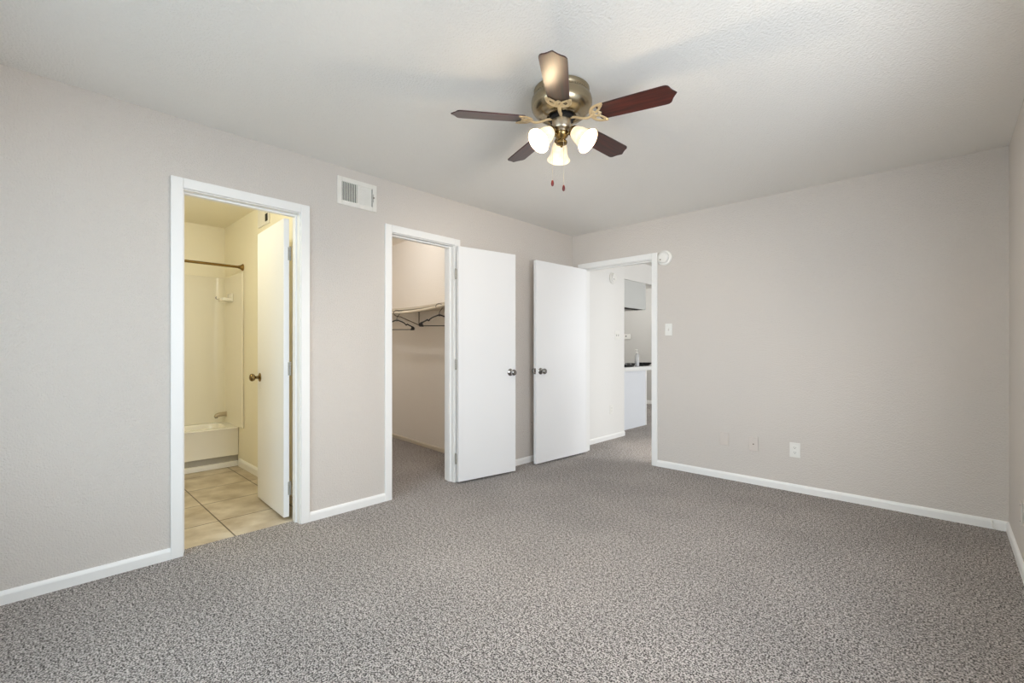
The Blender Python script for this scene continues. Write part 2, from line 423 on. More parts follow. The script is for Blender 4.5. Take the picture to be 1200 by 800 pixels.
# baseboards
def bb(name, p0, p1, n, label, h=0.062, t=0.013, m=None):
    """p0-p1 along the wall foot; n = 2D unit normal into the room"""
    p0 = Vector(p0); p1 = Vector(p1); d = (p1-p0); L = d.length; d.normalize(); n = Vector(n)
    bm = new(); s = []
    prof = [(0, 0), (t, 0), (t, h*0.72), (t*0.75, h*0.86), (t*0.45, h*0.95), (0.002, h), (0, h)]
    A = [bm.verts.new((p0.x+n.x*a, p0.y+n.y*a, z)) for a, z in prof]; B = [bm.verts.new((p1.x+n.x*a, p1.y+n.y*a, z)) for a, z in prof]
    k = len(prof)
    for i in range(k):
        j = (i+1) % k; bm.faces.new((A[i], A[j], B[j], B[i]))
    bm.faces.new(A[::-1]); bm.faces.new(B)
    bmesh.ops.recalc_face_normals(bm, faces=bm.faces[:])
    return struct(name, bm, m or M['trim'], label, 'baseboard')
CW = 0.057   # casing width
bb('baseboard_left', (XL, YF), (XL, B0-.005-CW), (1, 0), 'white baseboard left of the bathroom doorway')
bb('baseboard_left_middle', (XL, B1+.005+CW), (XL, C0-.005-CW), (1, 0), 'white baseboard between bathroom and closet doorways')
bb('baseboard_left_far', (XL, C1+.005+CW), (XL, YB), (1, 0), 'white baseboard behind the two open white doors')
bb('baseboard_back', (D1+.005+CW, YB), (XR, YB), (0, -1), 'white baseboard along the back wall')
bb('baseboard_right', (XR, YF), (XR, YB-.013), (-1, 0), 'white baseboard along the right wall')
bb('baseboard_front', (XL+.013, YF), (XR-.013, YF), (0, 1), 'white baseboard behind the viewer')
bb('baseboard_bath', (-5.07, BY), (XL-T-.02, BY), (0, -1), 'white baseboard in the bathroom beside the tub', h=.075)
bb('baseboard_closet', (CX, WC(CX)), (XL-T, WC(XL-T)), (-0.0921, -0.9957), 'beige baseboard along the closet wall', h=.045, m=M['shelf'])
bb('baseboard_hall', (HX, YB+.14), (HX, HY), (1, 0), 'white baseboard along the hall wall')
bb('baseboard_kitchen', (-6.1, 9.0), (XR, 9.0), (0, -1), 'white baseboard along the far kitchen wall', h=.075)

# door frames: jambs, stops and casing of one doorway = one trim object
def frame_x(name, y0, y1, label, stop_x0, stop_x1):      # opening in the left wall (both casings)
    bm = new(); xa, xb = XL-T-.001, XL+.001; j = 0.019
    box(bm, xa, xb, y0-j, y0, 0, OH+j); box(bm, xa, xb, y1, y1+j, 0, OH+j); box(bm, xa, xb, y0, y1, OH, OH+j)
    s = 0.011
    box(bm, stop_x0, stop_x1, y0, y0+s, 0, OH, .001); box(bm, stop_x0, stop_x1, y1-s, y1, 0, OH, .001); box(bm, stop_x0, stop_x1, y0+s, y1-s, OH-s, OH, .001)
    for sgn, x in ((1, XL), (-1, XL-T)):
        a, b = (x, x+.018) if sgn > 0 else (x-.018, x)
        r = 0.005
        box(bm, a, b, y0-r-CW, y0-r, 0, OH+r+CW, .004); box(bm, a, b, y1+r, y1+r+CW, 0, OH+r+CW, .004)
        box(bm, a, b, y0-r, y1+r, OH+r, OH+r+CW, .004)
    return struct(name, bm, M['trim'], label, 'door frame')
frame_x('trim_1', B0, B1, 'white casing and jambs of the bathroom doorway', XL-.078, XL-.043)
frame_x('trim_2', C0, C1, 'white casing and jambs of the closet doorway', XL-.078, XL-.040)
bm = new(); j = .019; ya, yb = YB-.001, YB+.121
box(bm, D0-j, D0, ya, yb, 0, OH+j); box(bm, D1, D1+j, ya, yb, 0, OH+j); box(bm, D0, D1, ya, yb, OH, OH+j)
s = .011
box(bm, D0, D0+s, YB+.040, YB+.078, 0, OH, .001); box(bm, D1-s, D1, YB+.040, YB+.078, 0, OH, .001); box(bm, D0+s, D1-s, YB+.040, YB+.078, OH-s, OH, .001)
for a, b in ((YB-.018, YB), (YB+.12, YB+.138)):
    r = .005
    box(bm, D0-r-CW, D0-r, a, b, 0, OH+r+CW, .004); box(bm, D1+r, D1+r+CW, a, b, 0, OH+r+CW, .004); box(bm, D0-r, D1+r, a, b, OH+r, OH+r+CW, .004)
struct('trim_3', bm, M['trim'], 'white casing and jambs of the hall doorway', 'door frame')

# ------------------------------------------------------------------ doors
def knob_bm(bm, mx):
    lathe(bm, [(0, 0), (.033, 0), (.033, .003), (.029, .007), (.017, .010), (.0115, .014), (.0105, .030), (.013, .034), (.022, .038), (.0275, .047),
               (.0285, .055), (.0265, .063), (.020, .069), (.010, .072), (0, .0725)], 28, mx)
def door(name, pin, angle, width, sgn, label, knob_m, hinge_m, knob_z=.94):
    """slab hangs from a pin at the origin; local +x runs from the hinge to the free edge, slab thickness toward local y*sgn"""
    t = thing(name, label, 'door', (pin[0], pin[1], 0), (0, 0, angle), kind='structure')
    th = .035; off = .006
    ya, yb = (off, off+th) if sgn > 0 else (-off-th, -off)
    bm = new(); box(bm, .004, width, ya, yb, .018, 2.036, .0015)
    obj('door_panel', bm, M['door'], t)
    for side in (1, -1):
        y = yb if side > 0 else ya
        bm = new(); knob_bm(bm, Matrix.Translation((width-.062, y, knob_z)) @ Matrix.Rotation(-side*PI/2, 4, 'X'))
        obj('door_knob', bm, knob_m, t, smooth_angle=40)
    bm = new(); box(bm, width-.0005, width+.0015, (ya+yb)/2-.0125, (ya+yb)/2+.0125, knob_z-.029, knob_z+.029, .0005)
    box(bm, width, width+.009, (ya+yb)/2-.006, (ya+yb)/2+.006, knob_z-.008, knob_z+.008, .002)
    obj('latch_plate', bm, knob_m, t)
    for z in (.21, 1.02, 1.80):
        bm = new()
        for k in range(5):
            lathe(bm, [(0, 0), (.0062, 0), (.0062, .0165), (0, .0165)], 12, Matrix.Translation((0, 0, z-.044+k*.0176)))
        lathe(bm, [(0, 0), (.004, 0), (.0055, .003), (.003, .006), (0, .0065)], 10, Matrix.Translation((0, 0, z+.044)))
        box(bm, .0025, .0042, min(0, sgn*.014), max(0, sgn*.014), z-.044, z+.044)
        obj('hinge', bm, hinge_m, t, smooth_angle=40)
    return t
# bathroom door: swings into the bathroom, pin behind the wall
door('door_1', (-3.226, 1.208), PI-math.radians(2.7), .612, 1, 'white bathroom door standing open into the bathroom', M['brass'], M['hinge'])
# closet door: swung almost flat against the wall
a = math.atan2(.618, .105)
door('door_2', (-3.058, 2.512), a, .617, -1, 'white closet door folded back almost flat against the wall', M['chrome'], M['hinge'])
# bedroom door: opened a little past square
door('door_3', (-2.924, 4.238), -PI/2-math.radians(3.6), .805, 1, 'white bedroom door open beside the left wall, at the hall doorway', M['chrome'], M['hinge'], .935)

# ------------------------------------------------------------------ ceiling fan
FX, FY = -1.386, 1.815
ANG0 = math.radians(259.95)+YAW
fan = thing('ceiling_fan', 'bronze and dark wood five-blade ceiling fan with three lit glass shades', 'ceiling fan', (FX, FY, H))
bm = new()
lathe(bm, [(.122, -.0005), (.133, -.001), (.138, -.005), (.138, -.022), (.1345, -.026), (.1345, -.035), (.141, -.040), (.147, -.046), (.1505, -.060),
           (.1505, -.078), (.146, -.096), (.134, -.113), (.115, -.127), (.094, -.136), (.075, -.139), (.070, -.135), (.066, -.122), (.0, -.120)], 64)
obj('motor_housing', bm, M['fan_metal'], fan, smooth_angle=50)
bm = new()
for k in range(60):
    a = 2*PI*k/60
    lathe(bm, [(0, -.0032), (.0028, 0), (0, .0032)], 6, Matrix.Translation((.135*math.cos(a), .135*math.sin(a), -.030)))
obj('bead_ring', bm, M['fan_metal'], fan, smooth_angle=80)
bm = new()
lathe(bm, [(0, -.122), (.060, -.122), (.062, -.126), (.062, -.144), (.056, -.150), (0, -.150)], 32)
for k in range(10):
    a = 2*PI*k/10; box(bm, .030, .064, -.006, .006, -.149, -.140, .001, Matrix.Rotation(a, 4, 'Z'))
obj('flywheel', bm, M['cavity'], fan, smooth_angle=40)
ZB = 2.286-H
for k in range(5):
    A = Matrix.Rotation(ANG0+k*2*PI/5, 4, 'Z')
    pitch = Matrix.Translation((0, 0, ZB)) @ Matrix.Rotation(math.radians(-12), 4, 'X')
    # blade
    half = [(.186, 0), (.190, .018), (.187, .034), (.190, .046), (.198, .051), (.30, .0545), (.40, .057), (.492, .0585), (.505, .0575), (.514, .0525), (.519, .046),
            (.5235, .034), (.530, .022), (.539, .010), (.546, 0)]
    poly = half + [(x, -y) for x, y in half[-2:0:-1]]
    bm = new(); prism(bm, poly, -.003, .003, bev=.001)
    bl = obj('blade', bm, M['wood'], fan); bl.matrix_local = A @ pitch
    # ornate iron under the blade: crescent with two horns, diamond and neck
    bm = new(); z = -.0065
    def rib(pts, w, mx=None): tube(bm, smooth([(*p, z) if len(p) == 2 else p for p in pts], 5), 1, 8, mx, flat=(w, .0035))
    for sg in (1, -1):
        rib([(.153, 0), (.157, sg*.022), (.170, sg*.042), (.192, sg*.053), (.222, sg*.055)], .0085)
        rib([(.163, sg*.004), (.176, sg*.011), (.193, sg*.0195), (.204, sg*.033), (.214, sg*.046)], .0062)
        rib([(.176, sg*.011), (.189, sg*.010), (.201, 0)], .0052)
        rib([(.176, sg*.011), (.166, sg*.026)], .0050)
    lathe(bm, [(0, -.003), (.005, -.002), (.006, 0), (0, .002)], 10, Matrix.Translation((.205, .046, z-.004)))
    lathe(bm, [(0, -.003), (.005, -.002), (.006, 0), (0, .002)], 10, Matrix.Translation((.205, -.046, z-.004)))
    lathe(bm, [(0, -.003), (.005, -.002), (.006, 0), (0, .002)], 10, Matrix.Translation((.192, 0, z-.004)))
    ir = obj('blade_iron', bm, M['iron_cream'], fan, smooth_angle=60); ir.matrix_local = A @ pitch
    bm = new()
    tube(bm, smooth([(.048, 0, -.147), (.072, 0, -.150), (.095, 0, -.160), (.122, 0, -.168), (.142, 0, -.168), (.162, 0, ZB-.006)], 6), 1, 8, None, flat=(.0085, .005))
    ar = obj('iron_arm', bm, M['iron_cream'], ir, smooth_angle=60); ar.matrix_local = pitch.inverted()
bm = new()
lathe(bm, [(0, -.148), (.040, -.148), (.047, -.151), (.0475, -.160), (.0475, -.193), (.044, -.199), (.038, -.203), (.034, -.210), (.0, -.211)], 40)
obj('switch_housing', bm, M['nickel'], fan, smooth_angle=40)
bm = new()
lathe(bm, [(0, -.209), (.033, -.209), (.037, -.213), (.036, -.222), (.030, -.232), (.022, -.240), (.018, -.246), (.019, -.250), (.027, -.254), (.029, -.260), (.027, -.267),
           (.016, -.272), (.007, -.276), (.006, -.282), (0, -.285)], 32)
obj('light_fitter', bm, M['brass'], fan, smooth_angle=40)
view = YAW   # azimuth of the camera's right in the plan
for k, azd in enumerate((213, 327, 90)):
    az = math.radians(azd)+view
    R = Matrix.Rotation(az, 4, 'Z'); tilt = math.radians(48)
    neck = Vector((.058, 0, -.212))
    # shade frame: local -z = out of the mouth
    Fm = R @ Matrix.Translation(neck) @ Matrix.Rotation(-tilt, 4, 'Y')
    bm = new(); tube(bm, smooth([(.024, 0, -.226), (.040, 0, -.224), (.052, 0, -.214), (.058, 0, -.208)], 5), .0075, 10, R)
    am = obj('lamp_arm', bm, M['brass'], fan, smooth_angle=60)
    bm = new(); lathe(bm, [(0, .010), (.014, .009), (.020, .004), (.025, -.004), (.029, -.014), (.0285, -.018), (0, -.016)], 24)
    hb = obj('socket_cup', bm, M['brass'], am, smooth_angle=40); hb.matrix_local = Fm
    bm = new()
    prof_o = [(.0265, -.010), (.0285, -.020), (.034, -.034), (.039, -.050), (.0415, -.066), (.044, -.082), (.049, -.096), (.056, -.107), (.0605, -.113)]
    prof_i = [(r-.0025, z+.001) for r, z in prof_o[::-1]]
    lathe(bm, prof_o+prof_i, 48)
    sh = obj('lamp_shade', bm, M['shade'], fan, smooth_angle=60); sh.matrix_local = Fm
    bm = new()
    lathe(bm, [(0, -.018), (.012, -.020), (.013, -.026), (.018, -.034), (.0205, -.044), (.018, -.054), (.010, -.060), (0, -.061)], 20)
    bu = obj('bulb', bm, M['bulb'], sh, smooth_angle=60)
    base = Vector((FX, FY, H))
    point('fan_lamp_light', base + (Fm @ Vector((0, 0, -.074))), .012, 26, (1.0, .89, .75))     # deep in the shade
    point('fan_bulb_light', base + (Fm @ Vector((0, 0, -.112))), .030, 3.0, (1.0, .76, .48))    # bulb glow at the mouth
for (cx, cyy, zt, zb) in ((-.046, -.010, -.200, 1.990-H), (.006, -.040, -.262, 1.955-H)):
    # cx along camera right, cyy along camera depth
    c_, s_ = math.cos(view), math.sin(view)
    px, py = cx*c_-cyy*s_, cx*s_+cyy*c_
    bm = new(); tube(bm, [(px, py, zt), (px, py, zb)], .0008, 6)
    for q in range(40):
        zz = zt+(zb-zt)*q/40; lathe(bm, [(0, -.0012), (.0011, 0), (0, .0012)], 5, Matrix.Translation((px, py, zz)))
    ch = obj('pull_chain', bm, M['chain'], fan)
    bm = new(); lathe(bm, [(0, 0), (.0035, -.001), (.006, -.008), (.0075, -.018), (.006, -.026), (.003, -.030), (0, -.031)], 14, Matrix.Translation((px, py, zb)))
    obj('chain_pull', bm, M['pull_red'], ch, smooth_angle=50)

# ------------------------------------------------------------------ things on the walls
# supply register
v = thing('air_vent', 'white metal air register high on the wall between bathroom and closet doorways', 'vent', (XL, 1.622, 2.2725), wall_rot('left'))
bm = new(); w_, h_ = .1525, .0985
box(bm, -w_, -.118, -h_, h_, 0, .010, .003); box(bm, .118, w_, -h_, h_, 0, .010, .003)
box(bm, -.118, .118, .066, h_, 0, .010, .003); box(bm, -.118, .118, -h_, -.066, 0, .010, .003); box(bm, -.005, .007, -.066, .066, .001, .010, .001)
obj('vent_frame', bm, M['vent_white'], v)
bm = new(); box(bm, -.118, .118, -.066, .066, .0005, .002); obj('duct_opening', bm, M['duct'], v)
for k in range(9):
    bm = new(); x = -.111+k*.0125
    box(bm, -.0012, .0012, -.066, .066, -.0038, .0038, 0, Matrix.Translation((x, 0, .0062)) @ Matrix.Rotation(math.radians(20), 4, 'Y'))
    obj('fin', bm, M['vent_white'], v)
for k in range(9):
    bm = new(); x = .014+k*.0115
    box(bm, -.0050, .0050, -.066, .066, -.0008, .0008, 0, Matrix.Translation((x, 0, .0062)) @ Matrix.Rotation(math.radians(-32), 4, 'Y'))
    obj('fin', bm, M['vent_white'], v)
bm = new(); box(bm, .1225, .1255, -.030, .030, .0095, .0108); box(bm, .1205, .1275, -.004, .006, .0100, .020, .001)
obj('damper_lever', bm, M['bracket'], v)

def smoke(name, side, loc, label, group=None):
    t = thing(name, label, 'smoke detector', loc, wall_rot(side))
    bm = new(); lathe(bm, [(0, 0), (.070, 0), (.0735, .004), (.0735, .012), (.068, .018), (.058, .020), (0, .020)], 48); obj('mounting_ring', bm, M['plastic'], t, smooth_angle=40)
    bm = new(); lathe(bm, [(.056, .018), (.0555, .030), (.050, .037), (.040, .040), (0, .0405)], 48, Matrix.Translation((-.004, .003, 0))); obj('detector_cover', bm, M['plastic'], t, smooth_angle=40)
    bm = new(); lathe(bm, [(0, .039), (.0065, .039), (.0065, .0425), (0, .0425)], 16, Matrix.Translation((-.028, -.018, 0))); obj('test_button', bm, M['bracket'], t, smooth_angle=40)
    return t
smoke('smoke_detector', 'back', (-1.988, YB, 2.043), 'round white smoke detector on the wall beside the top corner of the hall door frame')
smoke('smoke_detector', 'left', (HX, 5.158, 2.068), 'round white smoke detector high on the bright hall wall, seen through the doorway')

def plate_bm(w, h, t=.005):
    bm = new(); box(bm, -w/2, w/2, -h/2, h/2, 0, t, .0022); return bm
def switch(side, loc, label, toggles=1):
    t = thing('light_switch', label, 'light switch', loc, wall_rot(side))
    obj('cover_plate', plate_bm(.070+.046*(toggles-1), .115), M['plastic'], t)
    for i in range(toggles):
        x = (i-(toggles-1)/2)*.046
        bm = new(); box(bm, x-.0055, x+.0055, -.0125, .0125, .004, .0056, .0003); b = obj('switch_slot', bm, M['slot'] if toggles > 1 else M['painted_plate'], t)
        bm = new(); box(bm, -.0042, .0042, -.008, .008, 0, .012, .001, Matrix.Translation((x, .004, .004)) @ Matrix.Rotation(math.radians(-24), 4, 'X')); obj('toggle', bm, M['plastic'], t)
    return t
switch('back', (-1.950, YB, 1.345), 'white single light switch on the wall right of the hall doorway')
switch('left', (HX, 5.280, 1.338), 'white double light switch on the bright hall wall beyond the doorway', 2)

def outlet(side, loc, label, m):
    t = thing('wall_outlet', label, 'outlet', loc, wall_rot(side))
    obj('cover_plate', plate_bm(.074, .118), m, t)
    for sy in (.0195, -.0195):
        bm = new(); box(bm, -.0165, .0165, sy-.0135, sy+.0135, .003, .0068, .0015); rc = obj('receptacle', bm, m, t)
        bm = new(); box(bm, -.0075, -.0055, sy-.002, sy+.007, .0062, .0072); box(bm, .0055, .0075, sy-.001, sy+.006, .0062, .0072)
        lathe(bm, [(0, .0062), (.0026, .0062), (.0026, .0072), (0, .0072)], 10, Matrix.Translation((0, sy-.007, 0))); obj('slots', bm, M['slot'], rc)
    bm = new(); lathe(bm, [(0, .005), (.003, .005), (.0025, .0065), (0, .007)], 10); obj('screw', bm, m, t, smooth_angle=40)
    return t
outlet('back', (-.886, YB, .337), 'bright white electrical outlet low on the back wall, right of two painted plates', M['plastic'])
outlet('left', (HX, 5.137, .380), 'white electrical outlet low on the bright hall wall', M['plastic'])
outlet('left', (XL, 3.535, .382), 'painted electrical outlet low on the wall in the gap between the two open white doors', M['painted_plate'])
t = thing('blank_wall_plate', 'blank wall-coloured cover plate, leftmost of the three low on the back wall', 'wall plate', (-1.430, YB, .358), wall_rot('back'))
obj('cover_plate', plate_bm(.072, .116, .013), M['painted_plate'], t)
for sy in (.042, -.042):
    bm = new(); lathe(bm, [(0, .0128), (.0028, .0128), (.0022, .014), (0, .0143)], 10, Matrix.Translation((0, sy, 0))); obj('screw', bm, M['painted_plate'], t)
t = thing('cable_wall_plate', 'wall-coloured cable plate with a small dark jack, middle of three low plates', 'wall plate', (-1.192, YB, .343), wall_rot('back'))
obj('cover_plate', plate_bm(.072, .116, .013), M['painted_plate'], t)
bm = new(); lathe(bm, [(0, .012), (.0055, .012), (.0055, .016), (.0045, .016), (.0045, .019), (0, .019)], 14); obj('coax_jack', bm, M['bracket'], t)
t = thing('side_wall_plate', 'faint wall-coloured plate low on the right wall, at the frame edge', 'wall plate', (XR, 3.585, .290), wall_rot('right'))
obj('cover_plate', plate_bm(.072, .116, .006), M['painted_plate'], t)
for sy in (.042, -.042):
    bm = new(); lathe(bm, [(0, .0058), (.0028, .0058), (.0022, .007), (0, .0073)], 10, Matrix.Translation((0, sy, 0))); obj('screw', bm, M['slot'], t)
# white cable stub on the back baseboard near the right corner
bm = new()
tube(bm, smooth([(.215, YB-.016, .052), (.214, YB-.022, .040), (.216, YB-.024, .022), (.222, YB-.026, .012), (.232, YB-.028, .010)], 6), .0042, 10)
lathe(bm, [(0, 0), (.006, 0), (.006, .012), (0, .012)], 10, Matrix.Translation((.215, YB-.016, .046)))
tag(obj('cable_stub', bm, M['plastic'], smooth_angle=50), 'short white cable end poking out at the baseboard near the right corner', 'cable')

# ------------------------------------------------------------------ bathroom things
TX = -5.09; ty0, ty1 = -.10, 1.413
tub = thing('bathtub', 'white bathtub across the end of the bathroom', 'bathtub', (TX, (ty0+ty1)/2, 0))
bm = new()
yc = (ty0+ty1)/2; hw = (ty1-ty0)/2; back = BX+.012-TX; rim = .385
def ring(x0, x1, y0, y1, z, r, n=5):
    out = []
    for (cx, cy_, a0) in ((x1-r, y1-r, 0), (x0+r, y1-r, 90), (x0+r, y0+r, 180), (x1-r, y0+r, 270)):
        for i in range(n+1):
            a = math.radians(a0+90*i/n); out.append((cx+r*math.cos(a), cy_+r*math.sin(a), z))
    return out
loops = [ring(back, -.012, -hw, hw, .105, .006), ring(back, 0, -hw, hw, .112, .006), ring(back, 0, -hw, hw, rim-.022, .008), ring(back, .008, -hw, hw, rim-.010, .008), ring(back, 0.004, -hw, hw, rim, .008),
         ring(back+.05, -.075, -hw+.09, hw-.07, rim, .09), ring(back+.065, -.09, -hw+.105, hw-.085, rim-.02, .09), ring(back+.09, -.12, -hw+.16, hw-.13, .16, .10), ring(back+.13, -.15, -hw+.22, hw-.17, .125, .09)]
vs = [[bm.verts.new(p) for p in L] for L in loops]
for a, b in zip(vs, vs[1:]):
    n = len(a)
    for i in range(n): bm.faces.new((a[i], a[(i+1) % n], b[(i+1) % n], b[i]))
bm.faces.new(vs[-1]); bmesh.ops.recalc_face_normals(bm, faces=bm.faces[:])
obj('tub_basin', bm, M['porcelain'], tub, smooth_angle=40)
bm = new(); box(bm, back, -.030, -hw, hw, 0, .110); obj('toe_recess', bm, M['recess'], tub)
bm = new(); box(bm, -.030, .010, -hw, hw, 0, .048, .006); obj('toe_molding', bm, M['trim'], tub)

sur = thing('tub_surround', 'cream fibreglass wall panels around the bathtub', 'tub surround', (TX, yc, rim))
bm = new(); box(bm, BX+.001-TX, BX+.020-TX, -hw-.3, BY-.001-yc, 0, 1.905-rim, .006); obj('back_panel', bm, M['surround'], sur)
bm = new(); box(bm, BX+.020-TX, .165, BY-.018-yc, BY-.001-yc, 0, 1.905-rim, .007); obj('end_panel', bm, M['surround'], sur)
bm = new()
pr = [(0, 0)]+[(.10*(1-math.sin(a)), .10*(1-math.cos(a))) for a in [PI/2*i/8 for i in range(9)]]
prism(bm, [(BX+.019-TX+x, BY-.017-yc-y) for x, y in [(0, 0)]+[(.09-.09*math.sin(PI/2*i/8), .09-.09*math.cos(PI/2*i/8)) for i in range(9)][::1]], 0, 1.903-rim)
obj('corner_cove', bm, M['surround'], sur, smooth_angle=50)

bm = new()
rx, rz = -4.96, 1.948
tube(bm, [(rx, -.49, rz), (rx, BY-.012, rz)], .0125, 16)
rodo = thing('shower_rod', 'bronze shower curtain rod above the bathtub', 'shower rod', (0, 0, 0))
obj('rod', bm, M['bronze'], rodo, smooth_angle=40)
for y, s_ in ((BY, 1), (-.5, -1)):
    bm = new(); lathe(bm, [(0, 0), (.034, 0), (.034, .006), (.026, .014), (.017, .028), (.016, .040), (0, .040)], 24, Matrix.Translation((rx, y, rz)) @ Matrix.Rotation(s_*PI/2, 4, 'X'))
    obj('rod_flange', bm, M['bronze'], rodo, smooth_angle=40)

sp = thing('tub_spout', 'chrome tub spout low on the surround above the bathtub', 'faucet', (-5.44, BY-.0190, .480))
bm = new()
tube(bm, smooth([(0, 0, 0), (0, -.035, 0), (0, -.065, -.002), (0, -.088, -.012), (0, -.096, -.028)], 5), [.022]*12+[.0215]*4+[.019]*2+[.0165]*3, 16)
lathe(bm, [(0, 0), (.030, 0), (.028, .006), (.022, .008)], 24, Matrix.Rotation(PI/2, 4, 'X'))
obj('spout_body', bm, M['nickel'], sp, smooth_angle=50)
bm = new(); lathe(bm, [(0, -.034), (.014, -.034), (.0145, -.022), (0, -.022)], 16, Matrix.Translation((0, -.091, 0))); obj('spout_outlet', bm, M['slot'], sp)

sd = thing('soap_dish', 'cream ceramic soap dish on the shower surround', 'soap dish', (-5.28, BY-.0190, 1.668))
bm = new(); box(bm, -.075, .075, -.014, 0, -.035, .05, .006); obj('dish_backplate', bm, M['porcelain'], sd, smooth_angle=60)
bm = new(); box(bm, -.072, .072, -.095, -.010, -.030, -.018, .005); box(bm, -.072, .072, -.098, -.088, -.028, .000, .004); box(bm, -.075, -.066, -.096, -.010, -.028, .000, .003); box(bm, .066, .075, -.096, -.010, -.028, .000, .003)
obj('dish_tray', bm, M['porcelain'], sd, smooth_angle=60)
bm = new(); tube(bm, smooth([(-.07, -.090, -.012), (-.074, -.112, -.004), (-.074, -.116, .010), (-.072, -.106, .016)], 5), .0035, 8); obj('washcloth_hook', bm, M['chrome'], sd, smooth_angle=60)

bv = thing('bathroom_vent', 'cream vent plate with dark slots above the open bathroom door', 'vent', (-4.365, BY, 2.328), Matrix(((1, 0, 0), (0, 0, -1), (0, 1, 0))).to_euler())
bm = new(); box(bm, -.14, .14, -.085, .075, 0, .012, .004); obj('vent_plate', bm, M['vent_white'], bv)
bm = new(); box(bm, .055, .115, .020, .055, .0115, .0135); box(bm, .055, .115, -.060, .005, .0115, .0135); obj('vent_slots', bm, M['duct'], bv)

# ------------------------------------------------------------------ closet things
def sag(x, pts):
    (x0, z0), (x1, z1), (x2, z2) = pts
    return z0*(x-x1)*(x-x2)/((x0-x1)*(x0-x2))+z1*(x-x0)*(x-x2)/((x1-x0)*(x1-x2))+z2*(x-x0)*(x-x1)/((x2-x0)*(x2-x1))
sh_pts = ((-4.767, 1.632), (-4.145, 1.616), (-3.581, 1.624)); rd_pts = ((-4.700, 1.576), (-4.087, 1.563), (-3.531, 1.585))
xs = [CX+.02+(XL-T-.02-CX-.02)*i/24 for i in range(25)]
xs = [x for x in xs if x < XL-T-.01]
bm = new(); pv = None
for x in xs:
    z = sag(max(min(x, -3.45), -4.9), sh_pts)
    q = [bm.verts.new((x, WC(x)-.003, z+.0)), bm.verts.new((x, WC(x)-.30, z)), bm.verts.new((x, WC(x)-.30, z-.022)), bm.verts.new((x, WC(x)-.003, z-.022))]
    if pv:
        for i in range(4): bm.faces.new((pv[i], pv[(i+1) % 4], q[(i+1) % 4], q[i]))
    else: bm.faces.new(q[::-1])
    pv = q
bm.faces.new(pv); bmesh.ops.recalc_face_normals(bm, faces=bm.faces[:])
tag(obj('closet_shelf', bm, M['shelf']), 'long cream closet shelf sagging slightly above the hanging rod', 'shelf')
bm = new(); tube(bm, [(x, WC(x)-.335, sag(max(min(x, -3.45), -4.9), rd_pts)) for x in xs], .0155, 16)
tag(obj('hanging_rod', bm, M['rod'], smooth_angle=50), 'cream closet hanging rod under the shelf holding two black hangers', 'rod')
br = thing('shelf_bracket', 'thin grey triangular bracket holding the closet shelf and rod', 'bracket', (-4.60, WC(-4.60), 1.60))
dz = sag(-4.6, sh_pts)-1.60-.023
bm = new(); box(bm, -.008, .008, -.004, 0, -.165, dz, .001); obj('wall_strip', bm, M['bracket'], br)
bm = new(); box(bm, -.008, .008, -.285, -.004, dz-.006, dz, .001); obj('shelf_arm', bm, M['bracket'], br)
bm = new(); tube(bm, [(0, -.004, -.155), (.04, -.285, -.074)], .0055, 8); tube(bm, smooth([(.04, -.285, -.074), (.036, -.320, -.070), (.030, -.345, -.062), (.026, -.358, -.048)], 4), .005, 8); obj('diagonal_brace', bm, M['bracket'], br)

def hanger(loc, rz, label, group):
    t = thing('clothes_hanger', label, 'clothes hanger', loc, (0, 0, rz), group)
    # local: x = shoulder direction, z up, origin = point where the hook bears on the rod (rod axis + radius)
    bm = new(); a = []
    hook = [(-.033, 0, -.032), (-.0355, 0, -.014), (-.027, 0, .002), (-.003, 0, .0085), (.021, 0, .002), (.0325, 0, -.016), (.028, 0, -.038), (.010, 0, -.060), (0, 0, -.080), (0, 0, -.104)]
    tube(bm, smooth(hook, 5), .0036, 8); obj('hook', bm, M['hanger'], t, smooth_angle=60)
    DZ = Matrix.Translation((0, 0, -.036))
    bm = new()
    for sg in (1, -1):
        tube(bm, smooth([(0, 0, -.066), (sg*.022, 0, -.073), (sg*.062, 0, -.088), (sg*.092, 0, -.106), (sg*.104, 0, -.120), (sg*.112, 0, -.122), (sg*.120, 0, -.114), (sg*.130, 0, -.119),
                         (sg*.165, 0, -.137), (sg*.190, 0, -.150)], 5), 1, 8, DZ, flat=(.0052, .0070))
        prism(bm, [(sg*x, y) for x, y in ([(.158, -.128), (.190, -.140), (.204, -.153), (.207, -.167), (.199, -.183), (.160, -.184), (.163, -.168), (.170, -.156)])][::sg], -.007, .007, DZ @ Matrix.Rotation(PI/2, 4, 'X'))
    lathe(bm, [(0, -.066), (.007, -.068), (.012, -.078), (0, -.082)], 12, DZ)
    obj('shoulders', bm, M['hanger'], t, smooth_angle=50)
    bm = new(); tube(bm, [(-.185, 0, -.175), (.185, 0, -.175)], .0044, 8, DZ); obj('trouser_bar', bm, M['hanger'], t, smooth_angle=60)
    return t
for i, (x, rz, lb) in enumerate(((-4.55, math.radians(40), 'black plastic hanger, left of the two on the closet rod'), (-3.65, math.radians(40), 'black plastic hanger, right of the two on the closet rod'))):
    hanger((x, WC(x)-.335, sag(x, rd_pts)+.0155+.0042), rz, lb, 'black hangers on the closet rod')

